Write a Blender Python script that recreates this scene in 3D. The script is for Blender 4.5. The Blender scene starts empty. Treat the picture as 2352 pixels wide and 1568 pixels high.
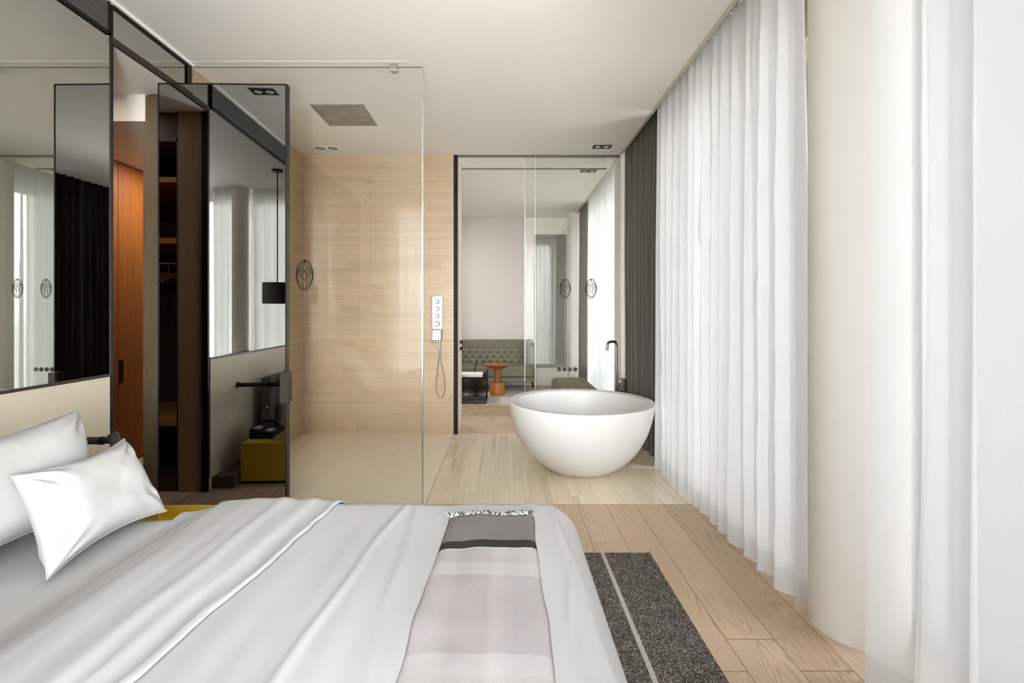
import bpy, bmesh, math, random
from mathutils import Vector, Matrix, noise
C = bpy.context.scene
COL = C.collection
PI = math.pi

# ------------------------------------------------------------------ camera, world, lights, exposure
cam_d = bpy.data.cameras.new('camera')
cam = bpy.data.objects.new('camera', cam_d); COL.objects.link(cam)
cam.location = (0, 0, 1.2); cam.rotation_euler = (PI/2, 0, 0)
cam_d.sensor_fit = 'HORIZONTAL'; cam_d.sensor_width = 36
cam_d.lens = 1100/2352*36
cam_d.shift_x = 20/2352; cam_d.shift_y = -68/2352
cam_d.clip_start = 0.02
C.camera = cam
w = bpy.data.worlds.new('world'); C.world = w; w.use_nodes = True
bgn = w.node_tree.nodes['Background']
bgn.inputs['Strength'].default_value = 60.0
_n = w.node_tree.nodes; _l = w.node_tree.links
_tc = _n.new('ShaderNodeTexCoord'); _sx = _n.new('ShaderNodeSeparateXYZ'); _rp = _n.new('ShaderNodeValToRGB'); _mr = _n.new('ShaderNodeMapRange')
_mr.inputs['From Min'].default_value = -1; _mr.inputs['From Max'].default_value = 1
_l.new(_tc.outputs['Generated'], _sx.inputs[0]); _l.new(_sx.outputs[2], _mr.inputs[0]); _l.new(_mr.outputs[0], _rp.inputs[0]); _l.new(_rp.outputs[0], bgn.inputs['Color'])
# sky shaped to light the room: brightest behind the viewer, dimmer along the curtains
_m1 = _n.new('ShaderNodeMapRange'); _m1.interpolation_type = 'SMOOTHSTEP'; _m1.inputs['From Min'].default_value = -.50; _m1.inputs['From Max'].default_value = -.92
_m1.inputs['To Min'].default_value = .15; _m1.inputs['To Max'].default_value = 1.0
_mx = _n.new('ShaderNodeVectorMath'); _mx.operation = 'SCALE'
_q = _n.new('ShaderNodeMath'); _q.operation = 'MULTIPLY_ADD'; _q.inputs[1].default_value = -.16
_m2 = _n.new('ShaderNodeMapRange'); _m2.interpolation_type = 'SMOOTHSTEP'; _m2.inputs['From Min'].default_value = -.16; _m2.inputs['From Max'].default_value = .02
_m2.inputs['To Min'].default_value = .11; _m2.inputs['To Max'].default_value = 1.0
_ml = _n.new('ShaderNodeMath'); _ml.operation = 'MULTIPLY'
_l.new(_sx.outputs[1], _q.inputs[0]); _l.new(_sx.outputs[0], _q.inputs[2]); _l.new(_q.outputs[0], _m2.inputs[0])
_l.new(_sx.outputs[1], _m1.inputs[0]); _l.new(_m1.outputs[0], _ml.inputs[0]); _l.new(_m2.outputs[0], _ml.inputs[1])
_l.new(_rp.outputs[0], _mx.inputs[0]); _l.new(_ml.outputs[0], _mx.inputs['Scale']); _l.new(_mx.outputs[0], bgn.inputs['Color'])
_e = _rp.color_ramp.elements; _e.new(.5); _e.new(.62)
for _k, (_p, _c) in enumerate(((0.0, (.30,.29,.28)), (.485, (.46,.455,.44)), (.53, (.99,.995,1.0)), (.72, (.22,.23,.25)))):
    _e[_k].position = _p; _e[_k].color = (*_c, 1)
C.view_settings.view_transform = 'Standard'
C.view_settings.look = 'None'
C.view_settings.gamma = 1
C.view_settings.use_curve_mapping = False
C.view_settings.exposure = 0.68
C.cycles.max_bounces = 14
C.cycles.diffuse_bounces = 8
C.cycles.glossy_bounces = 6
C.cycles.transparent_max_bounces = 40
C.cycles.caustics_reflective = False
C.cycles.caustics_refractive = False

def lamp(name, loc, power, size, color=(1, .86, .72)):
    l = bpy.data.lights.new(name, 'AREA'); l.shape = 'DISK'; l.size = size; l.energy = power; l.color = color
    o = bpy.data.objects.new(name, l); COL.objects.link(o); o.location = loc
    return o
def portal(name, loc, rot, sx, sy):
    l = bpy.data.lights.new(name, 'AREA'); l.shape = 'RECTANGLE'; l.size = sx; l.size_y = sy; l.cycles.is_portal = True
    o = bpy.data.objects.new(name, l); COL.objects.link(o); o.location = loc; o.rotation_euler = rot
portal('rear_window_portal', (-.22, -.61, 1.32), (PI/2, 0, PI), 2.56, 2.56)
portal('window_portal', (1.47, 2.1, 1.32), (PI/2, 0, PI/2), 5.4, 2.5)
portal('lounge_window_portal', (1.47, 6.5, 1.32), (PI/2, 0, PI/2), 2.9, 2.5)
portal('lounge_side_portal', (-2.62, 6.45, 1.32), (PI/2, 0, -PI/2), 2.3, 2.6)  # sky portal for the added opening in the left lounge wall
lamp('lounge_fill_light', (-1.3, 6.2, 2.735), 18, .25, (1, .93, .85))  # unseen lamps added at the ceiling to brighten the lounge
lamp('lounge_fill_light', (-1.3, 7.1, 2.735), 4, .25, (1, .93, .85))
lamp('corridor_fill_light', (-2.55, 3.9, 2.362), 10, .10)  # unseen lamps added to brighten the corridor and the doorway
lamp('corridor_fill_light', (-2.5, 2.55, 2.528), 2.0, .10)

# ------------------------------------------------------------------ materials
MATS = {}
def mat(name, color=(.8,.8,.8), rough=.5, metal=0.0, spec=.5, **kw):
    if name in MATS: return MATS[name]
    m = bpy.data.materials.new(name); m.use_nodes = True
    b = m.node_tree.nodes['Principled BSDF']
    b.inputs['Base Color'].default_value = (*color, 1)
    b.inputs['Roughness'].default_value = rough
    b.inputs['Metallic'].default_value = metal
    b.inputs['Specular IOR Level'].default_value = spec
    for k, v in kw.items(): b.inputs[k.replace('_', ' ')].default_value = v
    MATS[name] = m
    return m
class NT:
    def __init__(s, m): s.m = m; s.t = m.node_tree; s.n = s.t.nodes; s.b = s.n.get('Principled BSDF')
    def add(s, typ, ins=None, **props):
        x = s.n.new(typ)
        for k, v in props.items(): setattr(x, k, v)
        for k, v in (ins or {}).items():
            if isinstance(v, bpy.types.NodeSocket): s.t.links.new(v, x.inputs[k])
            else: x.inputs[k].default_value = v
        return x
    def link(s, a, b): s.t.links.new(a, b)
    def ramp(s, fac, stops, interp='LINEAR'):
        r = s.add('ShaderNodeValToRGB', {'Fac': fac}); e = r.color_ramp; e.interpolation = interp
        while len(e.elements) < len(stops): e.elements.new(.5)
        for el, (p, c) in zip(e.elements, stops): el.position = p; el.color = (*c, 1) if len(c) == 3 else c
        return r.outputs['Color']
    def mix(s, fac, a, b, blend='MIX'):
        x = s.add('ShaderNodeMix', data_type='RGBA', blend_type=blend)
        for i, v in ((0, fac), (6, a), (7, b)):
            if isinstance(v, bpy.types.NodeSocket): s.link(v, x.inputs[i])
            else: x.inputs[i].default_value = v if i == 0 else (*v, 1)
        return x.outputs[2]
    def bump(s, h, strength=.2, dist=.002):
        x = s.add('ShaderNodeBump', {'Height': h, 'Strength': strength, 'Distance': dist})
        s.link(x.outputs[0], s.b.inputs['Normal'])
    def noise(s, vec, scale, detail=4, rough=.55, dist=0.0):
        return s.add('ShaderNodeTexNoise', {'Vector': vec, 'Scale': scale, 'Detail': detail, 'Roughness': rough, 'Distortion': dist}).outputs['Fac']
    def mapping(s, vec, scale=(1,1,1), loc=(0,0,0)):
        return s.add('ShaderNodeMapping', {'Vector': vec, 'Scale': scale, 'Location': loc}).outputs[0]
    def coord(s, which='Object'): return s.add('ShaderNodeTexCoord').outputs[which]
    def attr(s, name): return s.add('ShaderNodeAttribute', attribute_name=name)

def plaster(name, color, rough=.85):
    m = mat(name, color, rough, spec=.25); t = NT(m)
    n = t.noise(t.coord(), 60, 6)
    t.bump(n, .06, .001)
    return m
M_CEIL = plaster('ceiling_paint', (.83,.80,.762))
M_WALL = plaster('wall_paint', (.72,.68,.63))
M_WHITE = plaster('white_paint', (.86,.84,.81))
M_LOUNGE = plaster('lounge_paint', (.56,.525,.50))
M_GREYPANEL = plaster('grey_wall_fabric', (.30,.29,.27))
M_TRIM = mat('white_trim', (.84,.83,.80), .5)

def fabric(name, color, color2=None, scale=900, rough=.95, bump=.15, sheen=.0):
    m = mat(name, color, rough, spec=.15); t = NT(m); co = t.coord()
    n = t.noise(co, scale, 2)
    t.link(t.mix(n, color, color2 or tuple(c*.8 for c in color)), t.b.inputs['Base Color'])
    t.bump(n, bump, .001)
    if sheen: t.b.inputs['Sheen Weight'].default_value = sheen
    return m
M_LINEN = mat('white_cotton', (.455,.45,.44), .9, spec=.2)
_t = NT(M_LINEN); _t.bump(_t.noise(_t.coord(), 420, 2), .05, .001)
M_UPH = fabric('headboard_fabric', (.16,.145,.125))
M_SOFA = fabric('sofa_fabric', (.185,.175,.130), (.14,.132,.097), 500)
M_DRAPE = fabric('grey_brown_drape', (.17,.155,.135), (.13,.118,.10), 700)
M_DRAPE2 = fabric('dark_drape', (.045,.045,.045), (.03,.03,.03), 700)
M_SHADE = fabric('lamp_shade_fabric', (.22,.22,.23), (.18,.18,.19), 600)
M_BLACK = mat('black_metal', (.012,.010,.009), .55, 0, spec=.15)
M_BRONZE = mat('dark_bronze', (.036,.027,.022), .5, .15, spec=.25)
M_CHROME = mat('chrome', (.56,.57,.59), .09, 1.0)
M_STEEL = mat('brushed_steel', (.55,.55,.53), .28, 1.0)
M_BRASS = mat('brass', (.75,.45,.15), .3, 1.0)
M_YELLOW = mat('yellow_lacquer', (.60,.41,.025), .45)
M_SOLID = mat('tub_composite', (.70,.695,.685), .42, spec=.35)
M_BOOK = mat('book_paper', (.78,.76,.68), .8)
M_PLASTIC = mat('black_plastic', (.012,.012,.013), .35)
M_GREYPAD = mat('grey_plastic', (.45,.46,.47), .4)
M_LENS = mat('lamp_lens', (.55,.55,.54), .15, .3)
M_COLUMN = plaster('column_paint', (.86,.83,.785), .7)
M_GAP = mat('dark_gap', (.10,.085,.07), .9)

def panel_mat():
    m = mat('beige_wall_panel', (.60,.53,.42), .75, spec=.2); t = NT(m); co = t.coord()
    n = t.noise(t.mapping(co, (1,1,.45)), 3.5, 5)
    n2 = t.noise(co, 180, 3)
    c = t.mix(n, (.60,.525,.415), (.48,.415,.32))
    t.link(t.mix(t.add('ShaderNodeMath', {0: n2, 1: .12}, operation='MULTIPLY').outputs[0], c, (.4,.33,.25)), t.b.inputs['Base Color'])
    return m
M_PANEL = panel_mat()

def mirror(name, tint, rough=.0):
    m = bpy.data.materials.new(name); m.use_nodes = True; t = NT(m)
    b = t.b; b.inputs['Base Color'].default_value = (*tint, 1); b.inputs['Metallic'].default_value = 1
    b.inputs['Roughness'].default_value = rough
    MATS[name] = m
    return m
M_MIRROR = mirror('grey_wall_mirror', (.52,.525,.49))
M_LEAF = mirror('smoked_mirror', (.43,.43,.425))

def glass(name, tint, refl=1.0):
    m = bpy.data.materials.new(name); m.use_nodes = True; t = NT(m)
    t.n.remove(t.b); out = t.n['Material Output']
    fa = t.add('ShaderNodeLayerWeight', {'Blend': .5}).outputs['Facing']
    fr = t.add('ShaderNodeMath', {0: fa, 1: 5.0}, operation='POWER')
    mu = t.add('ShaderNodeMath', {0: fr.outputs[0], 1: .9*refl, 2: .042*refl}, operation='MULTIPLY_ADD')
    tr = t.add('ShaderNodeBsdfTransparent', {'Color': (*tint, 1)})
    gl = t.add('ShaderNodeBsdfGlossy', {'Color': (1,1,1,1), 'Roughness': 0.0})
    mx = t.add('ShaderNodeMixShader', {0: mu.outputs[0], 1: tr.outputs[0], 2: gl.outputs[0]})
    t.link(mx.outputs[0], out.inputs['Surface'])
    MATS[name] = m
    return m
M_GLASS = glass('clear_glass', (.994,.996,.99))
M_GLASS2 = glass('sliding_glass', (.965,.975,.965))
M_WINGLASS = glass('window_glass', (.98,.99,.985), .08)

def sheer(name, transp, transl, color=(.80,.81,.82)):
    m = bpy.data.materials.new(name); m.use_nodes = True; t = NT(m)
    t.n.remove(t.b); out = t.n['Material Output']
    co = t.coord()
    if 'hem' in name: color = (.70, .71, .715)
    nn = t.noise(t.mapping(co, (1,1,.35)), 320, 2)
    col = t.mix(nn, color, tuple(c*.93 for c in color))
    d = t.add('ShaderNodeBsdfDiffuse', {'Color': col})
    tl = t.add('ShaderNodeBsdfTranslucent', {'Color': col})
    tp = t.add('ShaderNodeBsdfTransparent')
    a = t.add('ShaderNodeMixShader', {0: transl, 1: d.outputs[0], 2: tl.outputs[0]})
    b = t.add('ShaderNodeMixShader', {0: transp, 1: a.outputs[0], 2: tp.outputs[0]})
    t.link(b.outputs[0], out.inputs['Surface'])
    MATS[name] = m
    return m
M_SHEER = sheer('sheer_voile', .14, .16)
M_HEM = sheer('sheer_hem', .06, .14)
M_SHEER2 = sheer('rear_sheer_voile', .02, .11)
M_SHEER3 = sheer('lounge_sheer_voile', .20, .45)

def wood(name, c1, c2, rough=.5, scale=1.0, axis=2, spec=.35, coordkind='Object', grain=.5):
    m = mat(name, c1, rough, spec=spec); t = NT(m); co = t.coord(coordkind)
    sc = [14*scale]*3; sc[axis] = .9*scale
    n = t.noise(t.mapping(co, tuple(sc)), 3.0, 6, .65, .6)
    sc2 = [90*scale]*3; sc2[axis] = 3*scale
    n2 = t.noise(t.mapping(co, tuple(sc2)), 3.0, 3)
    f = t.add('ShaderNodeMath', {0: n, 1: n2}, operation='ADD')
    f = t.add('ShaderNodeMath', {0: f.outputs[0], 1: .5}, operation='MULTIPLY')
    t.link(t.ramp(f.outputs[0], [(.35, c1), (.62, c2)]), t.b.inputs['Base Color'])
    t.bump(n2, .08, .001)
    return m
M_ORANGE = wood('orange_veneer', (.27,.098,.02), (.18,.060,.012), .5)
M_JAMB = wood('grey_oak', (.14,.102,.06), (.092,.066,.038), .6)
M_DARKWOOD = wood('dark_oak', (.16,.115,.08), (.10,.07,.048), .6)
M_SHELF = wood('closet_shelf_wood', (.40,.19,.07), (.30,.13,.045), .5, axis=0)
M_CLOSET = wood('closet_lining', (.045,.024,.014), (.03,.016,.010), .6)
M_TABLEWOOD = wood('side_table_wood', (.34,.125,.035), (.20,.065,.018), .4)
M_TABLEWOOD2 = wood('side_table_base_wood', (.42,.17,.04), (.24,.085,.02), .4)

def oak_floor(name, base, dark, gloss=.42):
    m = mat(name, base, gloss, spec=.35); t = NT(m)
    uv = t.add('ShaderNodeUVMap', uv_map='UVMap').outputs[0]
    at = t.attr('tint').outputs['Color']
    off = t.add('ShaderNodeVectorMath', {0: at, 1: (37, 19, 7)}, operation='MULTIPLY').outputs[0]
    p = t.add('ShaderNodeVectorMath', {0: uv, 1: off}, operation='ADD').outputs[0]
    # cathedral grain: rings of a stretched, warped field
    warp = t.noise(t.mapping(p, (.9, 6.5, 1)), 1.0, 2, .4)
    fine = t.noise(t.mapping(p, (5, 170, 1)), 1.0, 3, .6)
    vv = t.add('ShaderNodeSeparateXYZ', {0: p}).outputs[1]
    ring = t.add('ShaderNodeMath', {0: warp, 1: 210.0, 2: t.add('ShaderNodeMath', {0: vv, 1: 330.0}, operation='MULTIPLY').outputs[0]}, operation='MULTIPLY_ADD').outputs[0]
    ring = t.add('ShaderNodeMath', {0: ring}, operation='SINE').outputs[0]
    ring = t.add('ShaderNodeMath', {0: ring, 1: .5, 2: .5}, operation='MULTIPLY_ADD').outputs[0]
    ring = t.add('ShaderNodeMath', {0: ring, 1: 3.0}, operation='POWER').outputs[0]
    patch = t.ramp(t.noise(t.mapping(p, (.8, 4, 1)), 1.3, 2), [(.36, (.28,.28,.28)), (.6, (1,1,1))])
    g = t.add('ShaderNodeMath', {0: ring, 1: patch}, operation='MULTIPLY').outputs[0]
    g = t.add('ShaderNodeMath', {0: g, 1: t.ramp(fine, [(.3, (.35,.35,.35)), (.7, (1,1,1))])}, operation='MULTIPLY').outputs[0]
    g = t.add('ShaderNodeMath', {0: g, 1: .95}, operation='MULTIPLY').outputs[0]
    fg = t.ramp(fine, [(.35, (0,0,0)), (.75, (1,1,1))])
    c = t.mix(g, base, dark)
    c = t.mix(t.add('ShaderNodeMath', {0: fg, 1: .25}, operation='MULTIPLY').outputs[0], c, dark)
    sep = t.add('ShaderNodeSeparateColor', {0: at})
    val = t.add('ShaderNodeMapRange', {'Value': sep.outputs[0], 'To Min': .90, 'To Max': 1.06}).outputs[0]
    h = t.add('ShaderNodeHueSaturation', {'Color': c, 'Value': val})
    hs = t.add('ShaderNodeMapRange', {'Value': sep.outputs[1], 'To Min': .88, 'To Max': 1.06}).outputs[0]
    t.link(hs, h.inputs['Saturation'])
    t.link(h.outputs[0], t.b.inputs['Base Color'])
    t.bump(ring, .05, .0008)
    return m
M_OAK = oak_floor('oak_floor', (.585,.435,.305), (.35,.24,.155))

def stone(name, base, dark, rough, lo=.86, hi=1.10, pits=.5, spec=.4):
    m = mat(name, base, rough, spec=spec); t = NT(m)
    uv = t.add('ShaderNodeUVMap', uv_map='UVMap').outputs[0]
    at = t.attr('tint').outputs['Color']
    off = t.add('ShaderNodeVectorMath', {0: at, 1: (31, 17, 5)}, operation='MULTIPLY').outputs[0]
    p = t.add('ShaderNodeVectorMath', {0: uv, 1: off}, operation='ADD').outputs[0]
    sep = t.add('ShaderNodeSeparateColor', {0: at})
    cl = t.noise(t.mapping(p, (3, 9, 1)), 1.6, 5, .6)
    c = t.mix(cl, base, tuple(b*.90 for b in base))
    pit = t.noise(t.mapping(p, (1, 2.2, 1)), 75, 3, .6)
    msk = t.noise(p, 5, 2)
    f = t.add('ShaderNodeMath', {0: t.ramp(pit, [(.62, (0,0,0)), (.67, (1,1,1))]), 1: t.ramp(msk, [(.50, (0,0,0)), (.62, (1,1,1))])}, operation='MULTIPLY').outputs[0]
    f = t.add('ShaderNodeMath', {0: f, 1: pits}, operation='MULTIPLY').outputs[0]
    cr = t.noise(t.mapping(p, (2.2, 60, 1)), 1.0, 4, .6)
    cr2 = t.noise(t.mapping(p, (2.5, 7, 1)), 2.0, 2)
    g = t.add('ShaderNodeMath', {0: t.ramp(cr, [(.485, (0,0,0)), (.5, (1,1,1)), (.515, (0,0,0))]), 1: t.ramp(cr2, [(.48, (0,0,0)), (.62, (1,1,1))])}, operation='MULTIPLY').outputs[0]
    g = t.add('ShaderNodeMath', {0: g, 1: pits*.45}, operation='MULTIPLY').outputs[0]
    c = t.mix(g, c, dark)
    c = t.mix(f, c, dark)
    val = t.add('ShaderNodeMapRange', {'Value': sep.outputs[0], 'To Min': lo, 'To Max': hi}).outputs[0]
    sat = t.add('ShaderNodeMapRange', {'Value': sep.outputs[1], 'To Min': .95, 'To Max': 1.06}).outputs[0]
    h = t.add('ShaderNodeHueSaturation', {'Color': c, 'Value': val, 'Saturation': sat})
    t.link(h.outputs[0], t.b.inputs['Base Color'])
    return m
M_STONEWALL = stone('travertine_wall', (.53,.40,.268), (.20,.12,.065), .38, .90, 1.03, .8)
M_STONEFLOOR = stone('travertine_floor', (.86,.74,.565), (.34,.25,.16), .18, .84, 1.03, .6)
M_STONETRAY = stone('shower_floor_stone', (.88,.79,.64), (.42,.33,.23), .28, .96, 1.03, .25)
M_JOINT = mat('stone_joint', (.26,.18,.115), .8)
M_JOINTF = mat('floor_joint', (.36,.28,.20), .8)
M_WOODGAP = mat('plank_gap', (.12,.075,.045), .9)

# ------------------------------------------------------------------ mesh helpers
class MB:
    def __init__(s): s.v = []; s.f = []; s.mi = []; s.uv = {}; s.tint = {}; s.m = 0
    def face(s, idx, uv=None, tint=None):
        s.f.append(tuple(idx)); s.mi.append(s.m)
        if uv: s.uv[len(s.f)-1] = uv
        if tint: s.tint[len(s.f)-1] = tint
    def box(s, x0, x1, y0, y1, z0, z1):
        b = len(s.v)
        s.v += [(x0,y0,z0),(x1,y0,z0),(x1,y1,z0),(x0,y1,z0),(x0,y0,z1),(x1,y0,z1),(x1,y1,z1),(x0,y1,z1)]
        for q in ((0,3,2,1),(4,5,6,7),(0,1,5,4),(1,2,6,5),(2,3,7,6),(3,0,4,7)): s.face([b+i for i in q])
        return s
    def obox(s, c, u, v, n, hu, hv, hn):
        c, u, v, n = Vector(c), Vector(u).normalized(), Vector(v).normalized(), Vector(n).normalized(); b = len(s.v)
        for k in (-1, 1):
            for i, j in ((-1,-1),(1,-1),(1,1),(-1,1)): s.v.append(tuple(c + u*hu*i + v*hv*j + n*hn*k))
        for q in ((0,3,2,1),(4,5,6,7),(0,1,5,4),(1,2,6,5),(2,3,7,6),(3,0,4,7)): s.face([b+i for i in q])
        return s
    def tube(s, pts, r, n=12, caps=True):
        pts = [Vector(p) for p in pts]; rr = r if isinstance(r, (list, tuple)) else [r]*len(pts)
        b = len(s.v); up = None
        for i, p in enumerate(pts):
            t = (pts[min(i+1, len(pts)-1)] - pts[max(i-1, 0)]).normalized()
            if up is None: up = Vector((0,0,1)) if abs(t.z) < .9 else Vector((1,0,0))
            a = t.cross(up).normalized(); bb = a.cross(t).normalized(); up = bb
            for k in range(n):
                th = 2*PI*k/n; s.v.append(tuple(p + (a*math.cos(th) + bb*math.sin(th))*rr[i]))
        for i in range(len(pts)-1):
            for k in range(n):
                s.face((b+i*n+k, b+i*n+(k+1)%n, b+(i+1)*n+(k+1)%n, b+(i+1)*n+k))
        if caps:
            s.face([b+k for k in range(n)][::-1]); s.face([b+(len(pts)-1)*n+k for k in range(n)])
        return s
    def lathe(s, prof, c=(0,0,0), n=48, close=True):
        b = len(s.v)
        for r, z in prof:
            for k in range(n):
                th = 2*PI*k/n; s.v.append((c[0]+r*math.cos(th), c[1]+r*math.sin(th), c[2]+z))
        for i in range(len(prof)-1):
            for k in range(n): s.face((b+i*n+k, b+i*n+(k+1)%n, b+(i+1)*n+(k+1)%n, b+(i+1)*n+k))
        if close:
            s.face([b+k for k in range(n)][::-1]); s.face([b+(len(prof)-1)*n+k for k in range(n)])
        return s
    def grid(s, fn, nu, nv, uvf=None, flip=False):
        b = len(s.v)
        for j in range(nv+1):
            for i in range(nu+1): s.v.append(tuple(fn(i/nu, j/nv)))
        for j in range(nv):
            for i in range(nu):
                q = [b+j*(nu+1)+i, b+j*(nu+1)+i+1, b+(j+1)*(nu+1)+i+1, b+(j+1)*(nu+1)+i]
                uv = [(i/nu,j/nv),((i+1)/nu,j/nv),((i+1)/nu,(j+1)/nv),(i/nu,(j+1)/nv)]
                if flip: q = q[::-1]; uv = uv[::-1]
                s.face(q, uv)
        return s
    def build(s, name, mats, parent=None, smooth=None, bevel=0, seg=2, solid=0, subsurf=0):
        me = bpy.data.meshes.new(name); me.from_pydata(s.v, [], s.f)
        if not isinstance(mats, (list, tuple)): mats = [mats]
        for m in mats: me.materials.append(m)
        me.polygons.foreach_set('material_index', s.mi)
        if s.uv:
            uvl = me.uv_layers.new(name='UVMap')
            for p in me.polygons:
                u = s.uv.get(p.index)
                if u:
                    for li, c in zip(p.loop_indices, u): uvl.data[li].uv = c
        if s.tint:
            at = me.attributes.new('tint', 'FLOAT_COLOR', 'FACE')
            for i, c in s.tint.items(): at.data[i].color = (*c, 1)
        if smooth is not None:
            me.polygons.foreach_set('use_smooth', [True]*len(me.polygons))
            if smooth < 179: me.set_sharp_from_angle(angle=math.radians(smooth))
        me.update()
        o = bpy.data.objects.new(name, me); COL.objects.link(o)
        if parent:
            off = Vector((0, 0, 0)); q = parent
            while q: off += q.location; q = q.parent
            me.transform(Matrix.Translation(-off)); o.parent = parent
        if solid:
            md = o.modifiers.new('solid', 'SOLIDIFY'); md.thickness = solid; md.offset = 0
        if bevel:
            md = o.modifiers.new('bevel', 'BEVEL'); md.width = bevel; md.segments = seg; md.limit_method = 'ANGLE'; md.angle_limit = math.radians(40)
        if subsurf:
            md = o.modifiers.new('sub', 'SUBSURF'); md.levels = subsurf; md.render_levels = subsurf
        return o
def tag(o, label, cat, group=None, kind=None):
    o['label'] = label; o['category'] = cat
    if group: o['group'] = group
    if kind: o['kind'] = kind
    return o
def thing(name, label, cat, loc, group=None, kind=None):
    o = bpy.data.objects.new(name, None); COL.objects.link(o); o.location = loc; o.empty_display_size = .1
    return tag(o, label, cat, group, kind)
def struct(name, mb, mats, label, cat, **kw):
    return tag(mb.build(name, mats, **kw), label, cat, None, 'structure')
def box(x0, x1, y0, y1, z0, z1): return MB().box(x0, x1, y0, y1, z0, z1)
def catmull(pts, n=8):
    P = [Vector(p) for p in pts]; P = [P[0]*2-P[1]] + P + [P[-1]*2-P[-2]]; out = []
    for i in range(1, len(P)-2):
        for k in range(n):
            t = k/n
            out.append(.5*((2*P[i]) + (-P[i-1]+P[i+1])*t + (2*P[i-1]-5*P[i]+4*P[i+1]-P[i+2])*t*t + (-P[i-1]+3*P[i]-3*P[i+1]+P[i+2])*t**3))
    out.append(P[-2]); return out
def strips(mb, u0, u1, v0, v1, place, hs, ls, gap, seed, m=0, sync=0):
    """rows of random height hs across v, cut to random lengths ls along u; place(u,v) gives the point"""
    R = random.Random(seed); v = v0; mb.m = m
    while v < v1-1e-6:
        h = min(R.choice(hs) if isinstance(hs, list) else R.uniform(*hs), v1-v)
        if v1-v-h < .012: h = v1-v
        u = u0 - R.uniform(0, ls[1])
        while u < u1:
            l = R.uniform(*ls); a, b = max(u, u0), min(u+l, u1); u += l
            if b-a < .004: continue
            g = gap/2; q = [(a+g, v+g), (b-g, v+g), (b-g, v+h-g), (a+g, v+h-g)]
            k = len(mb.v); mb.v += [place(*x) for x in q]
            t = R.random()
            mb.face((k, k+1, k+2, k+3), q, ((0.0 if t < .07 else .35+.65*t), R.random(), R.random()))
        v += h
EX = 1.15      # ceiling lip in front of the curtain pocket
H = 2.741
XW = -1.95     # face of the left wall

# ------------------------------------------------------------------ shell: floors
mb = MB(); mb.m = 1; mb.box(-3.2, 1.6, -.75, 2.985, -.08, -.0015)
strips(mb, -.7, 2.985, -3.1, 1.58, lambda u, v: (v, u, 0), [.178], (1.2, 2.2), .0022, 5)
struct('floor_bedroom', mb, [M_OAK, M_WOODGAP], 'light oak plank floor between the bed and the curtains', 'floor')
mb = MB(); mb.m = 1; mb.box(-3.2, -2.21, 2.985, 5.2, -.08, -.0015)
strips(mb, 2.985, 5.2, -3.1, -2.21, lambda u, v: (v, u, 0), [.178], (1.2, 2.2), .0022, 6)
struct('floor_corridor', mb, [M_OAK, M_WOODGAP], 'oak floor of the corridor behind the mirrored wall', 'floor')
mb = MB(); mb.m = 1; mb.box(-2.6, 1.6, 4.711, 8.1, -.08, -.0015)
strips(mb, -2.6, 1.58, 4.711, 7.9, lambda u, v: (u, v, 0), [.178], (1.2, 2.2), .0022, 8)
struct('floor_lounge', mb, [M_OAK, M_WOODGAP], 'brown wood floor beyond the glass sliding doors', 'floor')
mb = MB(); mb.m = 1; mb.box(-.485, 1.6, 2.985, 4.711, -.08, -.001)
strips(mb, 2.985, 4.711, -.485, 1.58, lambda u, v: (v, u, .0005), [.012,.018,.024,.03,.038,.046,.06,.075], (.25, .95), .0013, 12)
struct('floor_bath', mb, [M_STONEFLOOR, M_JOINTF], 'polished beige travertine strip floor around the bathtub', 'floor')
mb = MB(); mb.m = 1; mb.box(-2.0, -.485, 2.985, 4.711, -.08, -.001)
strips(mb, 2.985, 4.711, -1.80, -.487, lambda u, v: (v, u, .0005), [.44, .44], (1.7, 2.4), .001, 14)
strips(mb, 2.985, 4.711, -1.965, -1.803, lambda u, v: (v, u, .0005), [.05, .09], (1.5, 2.0), .002, 15)
struct('floor_shower', mb, [M_STONETRAY, M_JOINTF], 'smooth beige stone floor inside the shower', 'floor')

# ------------------------------------------------------------------ shell: ceilings
mb = box(-2.0, EX, -.75, 4.72, H, H+.2)
struct('ceiling_bedroom', mb, M_CEIL, 'smooth off-white ceiling over bed and bath', 'ceiling')
struct('ceiling_lounge', box(-2.7, EX+.02, 4.72, 8.1, H, H+.2), M_CEIL, 'off-white ceiling of the lounge beyond the glass doors', 'ceiling')
struct('ceiling_pocket', box(EX, 1.65, -.75, 8.1, H+.13, H+.2), M_CEIL, 'recessed curtain pocket in the ceiling along the windows', 'ceiling')
struct('ceiling_corridor', box(-3.2, -1.96, 1.5, 2.94, 2.535, 2.95).box(-3.2, -2.2, 2.94, 5.2, 2.37, 2.95), M_CEIL, 'lower stepped ceiling seen through the doorway on the left', 'ceiling')
struct('trim_1', box(XW, XW+.022, -.7, 2.985, H-.012, H+.02), M_TRIM, 'thin white shadow-gap trim between ceiling and mirrored wall', 'trim')
struct('trim_2', box(XW, -.60, 2.945, 2.968, H-.0015, H+.01), M_CEIL, 'thin white ceiling strip above the shower glass', 'trim')
struct('trim_3', box(EX-.012, EX+.012, -.7, 8.0, H-.004, H+.06), mat('pocket_trim', (.55,.53,.42), .5), 'pale edge strip of the curtain pocket', 'trim')

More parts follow.
